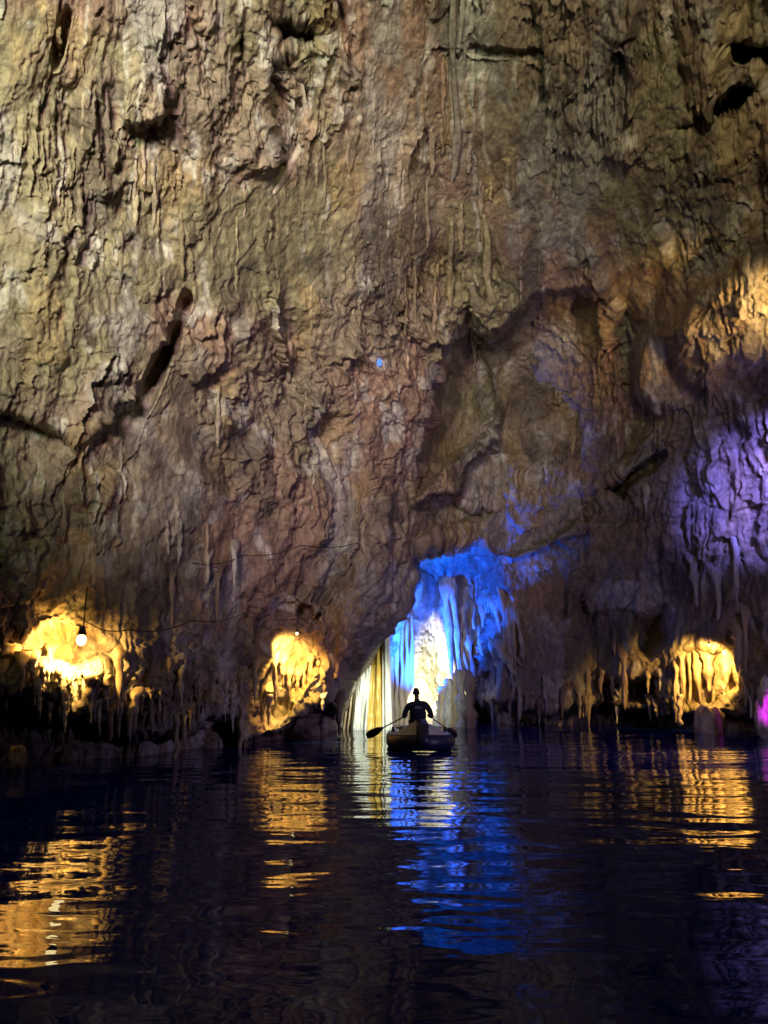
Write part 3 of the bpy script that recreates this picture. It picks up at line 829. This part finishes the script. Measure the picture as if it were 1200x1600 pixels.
for v_ in person.data.vertices:
    p_ = np.array([v_.co.x*9, v_.co.y*9, v_.co.z*14], np.float32)
    f_ = float(ridged(p_[0]+p_[2]*0.6, p_[1], p_[2]*0.7, 2))*0.014-0.005
    v_.co += v_.normal*f_
tag(person, 'rower in dark clothes seated with back to the camera in the dinghy', 'person')
# head as a shaped part with ears, nose and brow; cropped hair over it
def blob(name, c, r, mat, parent, warp=None, u=20, v=14):
    bm = bmesh.new(); bmesh.ops.create_uvsphere(bm, u_segments=u, v_segments=v, radius=1)
    for w in bm.verts:
        p = Vector((w.co.x*r[0], w.co.y*r[1], w.co.z*r[2]))
        w.co = c+(warp(p) if warp else p)
    return bm_obj(name, bm, mat, parent)
hc = q(-0.035, 0.03, 0.715)
def headwarp(p):
    k = 1-0.28*max(0, -p.z/0.12)**1.2
    return Vector((p.x*k, p.y*(1-0.15*max(0, -p.z/0.12))+0.012*max(0, p.y/0.09), p.z))
blob('head', hc, (0.074, 0.095, 0.118), M_SKIN, person, headwarp)
blob('hair', hc+Vector((0, -0.012, 0.022)), (0.079, 0.097, 0.102), M_HAIR, person, lambda p: Vector((p.x, p.y if p.z > -0.02 else min(p.y, 0.0), max(p.z, -0.06))))
for sg in (-1, 1):
    blob('ear', hc+Vector((sg*0.076, 0.0, -0.012)), (0.012, 0.020, 0.032), M_SKIN, person, None, 8, 6)
    blob('eye', hc+Vector((sg*0.030, 0.086, 0.0)), (0.011, 0.008, 0.007), M_PRINT, person, None, 8, 6)
blob('nose', hc+Vector((0, 0.103, -0.025)), (0.014, 0.018, 0.026), M_SKIN, person, None, 8, 6)
blob('mouth', hc+Vector((0, 0.084, -0.066)), (0.022, 0.008, 0.006), M_SKIN, person, None, 8, 6)
vs, fs = ring_mesh([q(-0.02, 0.0, 0.525), q(-0.026, 0.012, 0.60), q(-0.03, 0.02, 0.66)], [0.062, 0.054, 0.056], 12, 0.0, 1)
mesh_obj('neck', vs, fs, M_SKIN, person)
for sg in (-1, 1):                                       # hands: palm and five bent fingers closed on the oar grip
    h = hand[sg]
    hn = [(h+Vector((-sg*0.00, -0.055, 0.012)), 0.026), (h+Vector((0, -0.02, 0.03)), (0.036, 0.018)), (h+Vector((0, 0.012, 0.034)), (0.038, 0.015))]
    he = [(0, 1), (1, 2)]
    for k, (off, ln) in enumerate(((-0.030, 0.9), (-0.010, 1.0), (0.010, 0.95), (0.030, 0.78))):
        b0 = len(hn)
        hn += [(h+Vector((off, 0.028*ln, 0.034)), 0.009), (h+Vector((off, 0.046*ln, 0.008)), 0.0085), (h+Vector((off, 0.030*ln, -0.022)), 0.0075), (h+Vector((off, 0.006, -0.028)), 0.0065)]
        he += [(2, b0), (b0, b0+1), (b0+1, b0+2), (b0+2, b0+3)]
    b0 = len(hn)
    hn += [(h+Vector((-sg*0.040, -0.018, 0.014)), 0.011), (h+Vector((-sg*0.046, 0.004, -0.014)), 0.009), (h+Vector((-sg*0.036, 0.022, -0.024)), 0.0075)]
    he += [(1, b0), (b0, b0+1), (b0+1, b0+2)]
    skin_body('hand', hn, he, M_SKIN, person, 1)
# pale print across the shoulders (too small in the photograph to read)
for dx_, w_, dz_ in ((-0.055, 0.05, 0.395), (0.0, 0.045, 0.40), (0.05, 0.04, 0.395), (0.0, 0.15, 0.368)):
    box('back_print', q(dx_, -0.178, dz_), (w_, 0.012, 0.018), M_PRINT, person, None, 0.003)

def oar(sg, tip, label):
    grip = hand[sg]
    lk = B0+Vector((sg*0.62, 0.42, 0.42))
    t = thing('oar', lk, label, 'oar')
    ax = (tip-grip).normalized()
    a = grip-ax*0.06
    L_ = (tip-grip).length
    mid = grip.lerp(tip, 1-0.46/L_)
    for nm, p0, p1, r, m in (('shaft', a, mid+ax*0.05, 0.017, M_WOOD), ('grip', a-ax*0.02, a+ax*0.13, 0.021, M_BLACK)):
        d = p1-p0
        bm = bmesh.new(); bmesh.ops.create_cone(bm, cap_ends=True, segments=10, radius1=r, radius2=r, depth=d.length)
        bmesh.ops.transform(bm, matrix=Matrix.Translation((p0+p1)/2) @ d.to_track_quat('Z', 'Y').to_matrix().to_4x4(), verts=bm.verts)
        bm_obj(nm, bm, m, t)
    upv = Vector((0, 0, 1)); up2 = (upv-ax*upv.dot(ax)).normalized(); nrm = ax.cross(up2)
    prof = [(0, 0.02), (0.06, 0.05), (0.16, 0.085), (0.30, 0.095), (0.40, 0.085), (0.45, 0.05)]
    vs, fs = [], []
    for d_, w_ in prof:
        for k in (-1, -0.4, 0.4, 1):
            vs.append(mid+ax*d_+up2*w_*k+nrm*(0.008+0.02*(1-k*k)))
    for d_, w_ in prof:
        for k in (-1, -0.4, 0.4, 1):
            vs.append(mid+ax*d_+up2*w_*k+nrm*(-0.008+0.02*(1-k*k)))
    n_ = len(prof); m_ = n_*4
    for j in range(n_-1):
        for i in range(3):
            a_ = j*4+i
            fs += [(a_, a_+1, a_+5, a_+4), (m_+a_, m_+a_+4, m_+a_+5, m_+a_+1)]
        fs += [(j*4, j*4+4, m_+j*4+4, m_+j*4), (j*4+3, m_+j*4+3, m_+j*4+7, j*4+7)]
    fs += [(0, m_, m_+1, 1), (1, m_+1, m_+2, 2), (2, m_+2, m_+3, 3)]
    e = (n_-1)*4
    fs += [(e, e+1, m_+e+1, m_+e), (e+1, e+2, m_+e+2, m_+e+1), (e+2, e+3, m_+e+3, m_+e+2)]
    mesh_obj('blade', vs, fs, M_BLACK, t)
oar(-1, Vector((at(572, 1152, 19).x, BY+0.50, 0.20)), 'dark bladed oar reaching out from the left side of the dinghy')
oar(1, Vector((at(716, 1140, 19.8).x, BY+1.5, 0.16)), 'dark bladed oar on the right side of the dinghy, partly behind it')

# ------------------------------------------------------------------ small things along the walls
def cable(pts, label, r=0.011):
    pth = []
    for (u, v, p), (u2, v2, p2) in zip(pts, pts[1:]):
        a, b = wall(u, v, p), wall(u2, v2, p2)
        for i in range(10):
            t = i/10; pth.append(a.lerp(b, t)-Vector((0, 0, 0.10*math.sin(PI*t))))
    pth.append(wall(*pts[-1]))
    cu = bpy.data.curves.new('power_cable', 'CURVE'); cu.dimensions = '3D'; cu.bevel_depth = r; cu.bevel_resolution = 2
    sp = cu.splines.new('POLY'); sp.points.add(len(pth)-1)
    for q_, p in zip(sp.points, pth): q_.co = (*p, 1)
    o = bpy.data.objects.new('power_cable', cu); COL.objects.link(o)
    dg = bpy.context.evaluated_depsgraph_get()
    me = bpy.data.meshes.new_from_object(o.evaluated_get(dg)); bpy.data.objects.remove(o)
    me.materials.clear(); me.materials.append(M_BLACK)
    o = bpy.data.objects.new('power_cable', me); COL.objects.link(o)
    return tag(o, label, 'cable')
cable([(130, 968, 0.5), (200, 984, 0.5), (300, 970, 0.5), (390, 955, 0.45), (461, 968, 0.6)], 'thin dark cable slung between the far left lamp and the second lamp')
cable([(300, 880, 0.4), (380, 868, 0.4), (470, 852, 0.4), (560, 848, 0.4)], 'thin dark cable along the wall above the second lamp')
cable([(720, 866, 0.5), (800, 862, 0.4), (880, 842, 0.4), (940, 822, 0.4)], 'thin dark cable running to the right above the grotto')
bspot = thing('blue_spot', wall(593, 567, 0.1), 'tiny glowing blue spot alone on the high middle wall', 'light')  # glowing blue spot: emissive ellipsoid with a dark backing
bm = bmesh.new(); bmesh.ops.create_uvsphere(bm, u_segments=10, v_segments=8, radius=1); bmesh.ops.scale(bm, vec=(0.07, 0.05, 0.10), verts=bm.verts)
bmesh.ops.translate(bm, vec=bspot.location, verts=bm.verts); bm_obj('lens', bm, M_BLUEGLOW, bspot)
bm = bmesh.new(); bmesh.ops.create_cone(bm, cap_ends=True, segments=12, radius1=0.06, radius2=0.05, depth=0.12)
bmesh.ops.transform(bm, matrix=Matrix.Translation(bspot.location+Vector((0, 0.09, 0))) @ Matrix.Rotation(PI/2, 4, 'X'), verts=bm.verts); bm_obj('housing', bm, M_BLACK, bspot)

for u, v0, v1, w, m in ((325, 872, 912, 9, M_PALE), (365, 862, 922, 9, M_PALE), (268, 905, 980, 7, M_DRIP_DARK), (340, 905, 985, 8, M_DRIP_DARK), (283, 1050, 1105, 9, M_PALE), (310, 1090, 1135, 8, M_DRIP_DARK),
                        (298, 1110, 1150, 7, M_DRIP_DARK), (322, 1095, 1120, 6, M_DRIP_DARK), (236, 1085, 1150, 10, M_DRIP_DARK), (255, 1095, 1140, 8, M_DRIP_DARK), (172, 1110, 1160, 11, M_DRIP_DARK),
                        (75, 1115, 1165, 12, M_DRIP_DARK), (110, 1120, 1170, 14, M_DRIP_DARK), (40, 1105, 1150, 12, M_DRIP_DARK), (505, 1090, 1112, 6, M_CALCITE), (530, 1100, 1150, 9, M_DRIP_DARK),
                        (752, 1100, 1125, 8, M_PALE), (780, 1105, 1140, 9, M_DRIP), (812, 1108, 1140, 7, M_DRIP), (842, 1095, 1120, 7, M_DRIP_DARK), (880, 1080, 1125, 8, M_DRIP_DARK), (915, 1090, 1120, 8, M_DRIP_DARK),
                        (940, 1050, 1085, 7, M_DRIP_DARK), (975, 1030, 1110, 9, M_DRIP_DARK), (1002, 1075, 1105, 8, M_DRIP_DARK), (1035, 1090, 1120, 8, M_DRIP_DARK), (960, 990, 1030, 7, M_DRIP_DARK),
                        (1150, 985, 1010, 9, M_DRIP), (1165, 960, 1055, 9, M_DRIP), (1085, 880, 950, 11, M_PALE), (1150, 860, 960, 9, M_PALE), (1120, 900, 970, 12, M_PALE), (890, 930, 965, 7, M_DRIP_DARK)):
    stalactite(u, v0, v1, w, cave, m, 0.2)
# thin pillars that reach the water
def pillar(u, v0, v1, w, mat, label, dist):
    top, bot = at(u, v0, dist), at(u, v1, dist)
    path = [top.lerp(bot, i/13)+Vector((0.03*math.sin(i*1.1+u), 0, 0)) for i in range(14)]
    vs, fs = ring_mesh(path, [w/FPX*dist/2*(1.3-0.5*i/13+0.2*math.sin(i*1.7+u)) for i in range(14)], 9, 0.2, int(u))
    return tag(mesh_obj('stalactite', vs, fs, mat), label, 'stalactite')
pillar(275, 1110, 1196, 8, M_DRIP, 'thin stalactite touching the water, between the far left lamp and the second', 16.3)
pillar(376, 1100, 1180, 8, M_DRIP, 'thin yellow stalactite touching the water at the foot of the second lamp niche', 18.2)
pillar(1062, 1085, 1134, 7, M_DRIP, 'short pale stalactite touching the water under the low right lamp', 27.0)

def boulder(name, c, r, mat, label, seed):
    bm = bmesh.new(); bmesh.ops.create_icosphere(bm, subdivisions=5, radius=1)
    co = np.array([tuple(v.co) for v in bm.verts], np.float32)
    k_ = 1+0.35*crease(co[:, 0]*1.4+seed, co[:, 1]*1.4, co[:, 2]*1.4, 4)+0.25*fbm(co[:, 0]*1.1, co[:, 1]*1.1+seed, co[:, 2], 3)
    for v, k1_ in zip(bm.verts, k_): v.co = Vector(c)+Vector((v.co.x*r[0], v.co.y*r[1], v.co.z*r[2]))*float(k1_)
    return tag(bm_obj(name, bm, mat), label, 'rock')
boulder('rock', at(1112, 1140, 26.5), (0.42, 0.4, 0.75), M_DRIP, 'yellow lit rock standing in the water under the low right lamp', 4)
boulder('rock', at(24, 1190, 14.2), (0.14, 0.16, 0.24), M_DRIP_DARK, 'orange lit rock at the waterline in the far left corner', 9)
boulder('rock', at(1206, 1128, 24.0), (0.35, 0.5, 1.05), M_PALE, 'magenta lit rock at the right edge of the lake', 14)
lamp('flood_magenta', at(1250, 1100, 21.5), 800, (0.75, 0.03, 1.0), 'SPOT', at(1212, 1110, 24), 0.08, 28, 0.7)

rq = random.Random(21)
for k_ in range(46):
    uu = rq.uniform(742, 1180); vv = 1092+8*math.sin(uu*0.045)+rq.uniform(-46, 8)
    stalactite(uu, vv, vv+rq.uniform(18, 50), rq.uniform(4, 8), cave, rq.choice((M_ROCK, M_ROCK, M_ROCK, M_PALE)), 0.12)
for k_ in range(46):
    uu = rq.uniform(-20, 380); vv = 1090+rq.uniform(-40, 14)+(30 if 200 < uu < 290 else 0)
    stalactite(uu, vv, vv+rq.uniform(18, 55), rq.uniform(5, 10), cave, rq.choice((M_ROCK, M_ROCK, M_ROCK)), 0.12)

# thin drips and ribs on the high wall
for (uc, vc, su, sv, n_) in ((690, 200, 70, 150, 26), (740, 420, 50, 90, 10), (380, 170, 90, 110, 22), (930, 150, 60, 70, 16), (560, 480, 120, 160, 18), (120, 150, 100, 120, 14), (960, 640, 70, 90, 8), (300, 800, 140, 60, 10)):
    for k_ in range(n_):
        uu = rq.gauss(uc, su); vv = rq.gauss(vc, sv); ln_ = rq.uniform(30, 110)
        w_ = rq.uniform(4, 10)
        pts = [wall(uu+rq.uniform(-2, 2), vv+ln_*t/4, 0.0) for t in range(5)]
        path, rad = [], []
        for i in range(13):
            f_ = i/12*4; j = min(int(f_), 3); path.append(pts[j].lerp(pts[j+1], f_-j))
            rad.append(w_/FPX*(pts[0]-CAM).length/2*(math.sin(PI*(0.08+0.88*i/12))**0.5)*(1+0.3*math.sin(i*1.9+uu)))
        vs, fs = ring_mesh(path, rad, 7, 0.3, int(uu*7))
        wall_tint(mesh_obj('dripstone_rib', vs, fs, M_ROCK, cave), uu, vv, rq.uniform(1.0, 1.7))
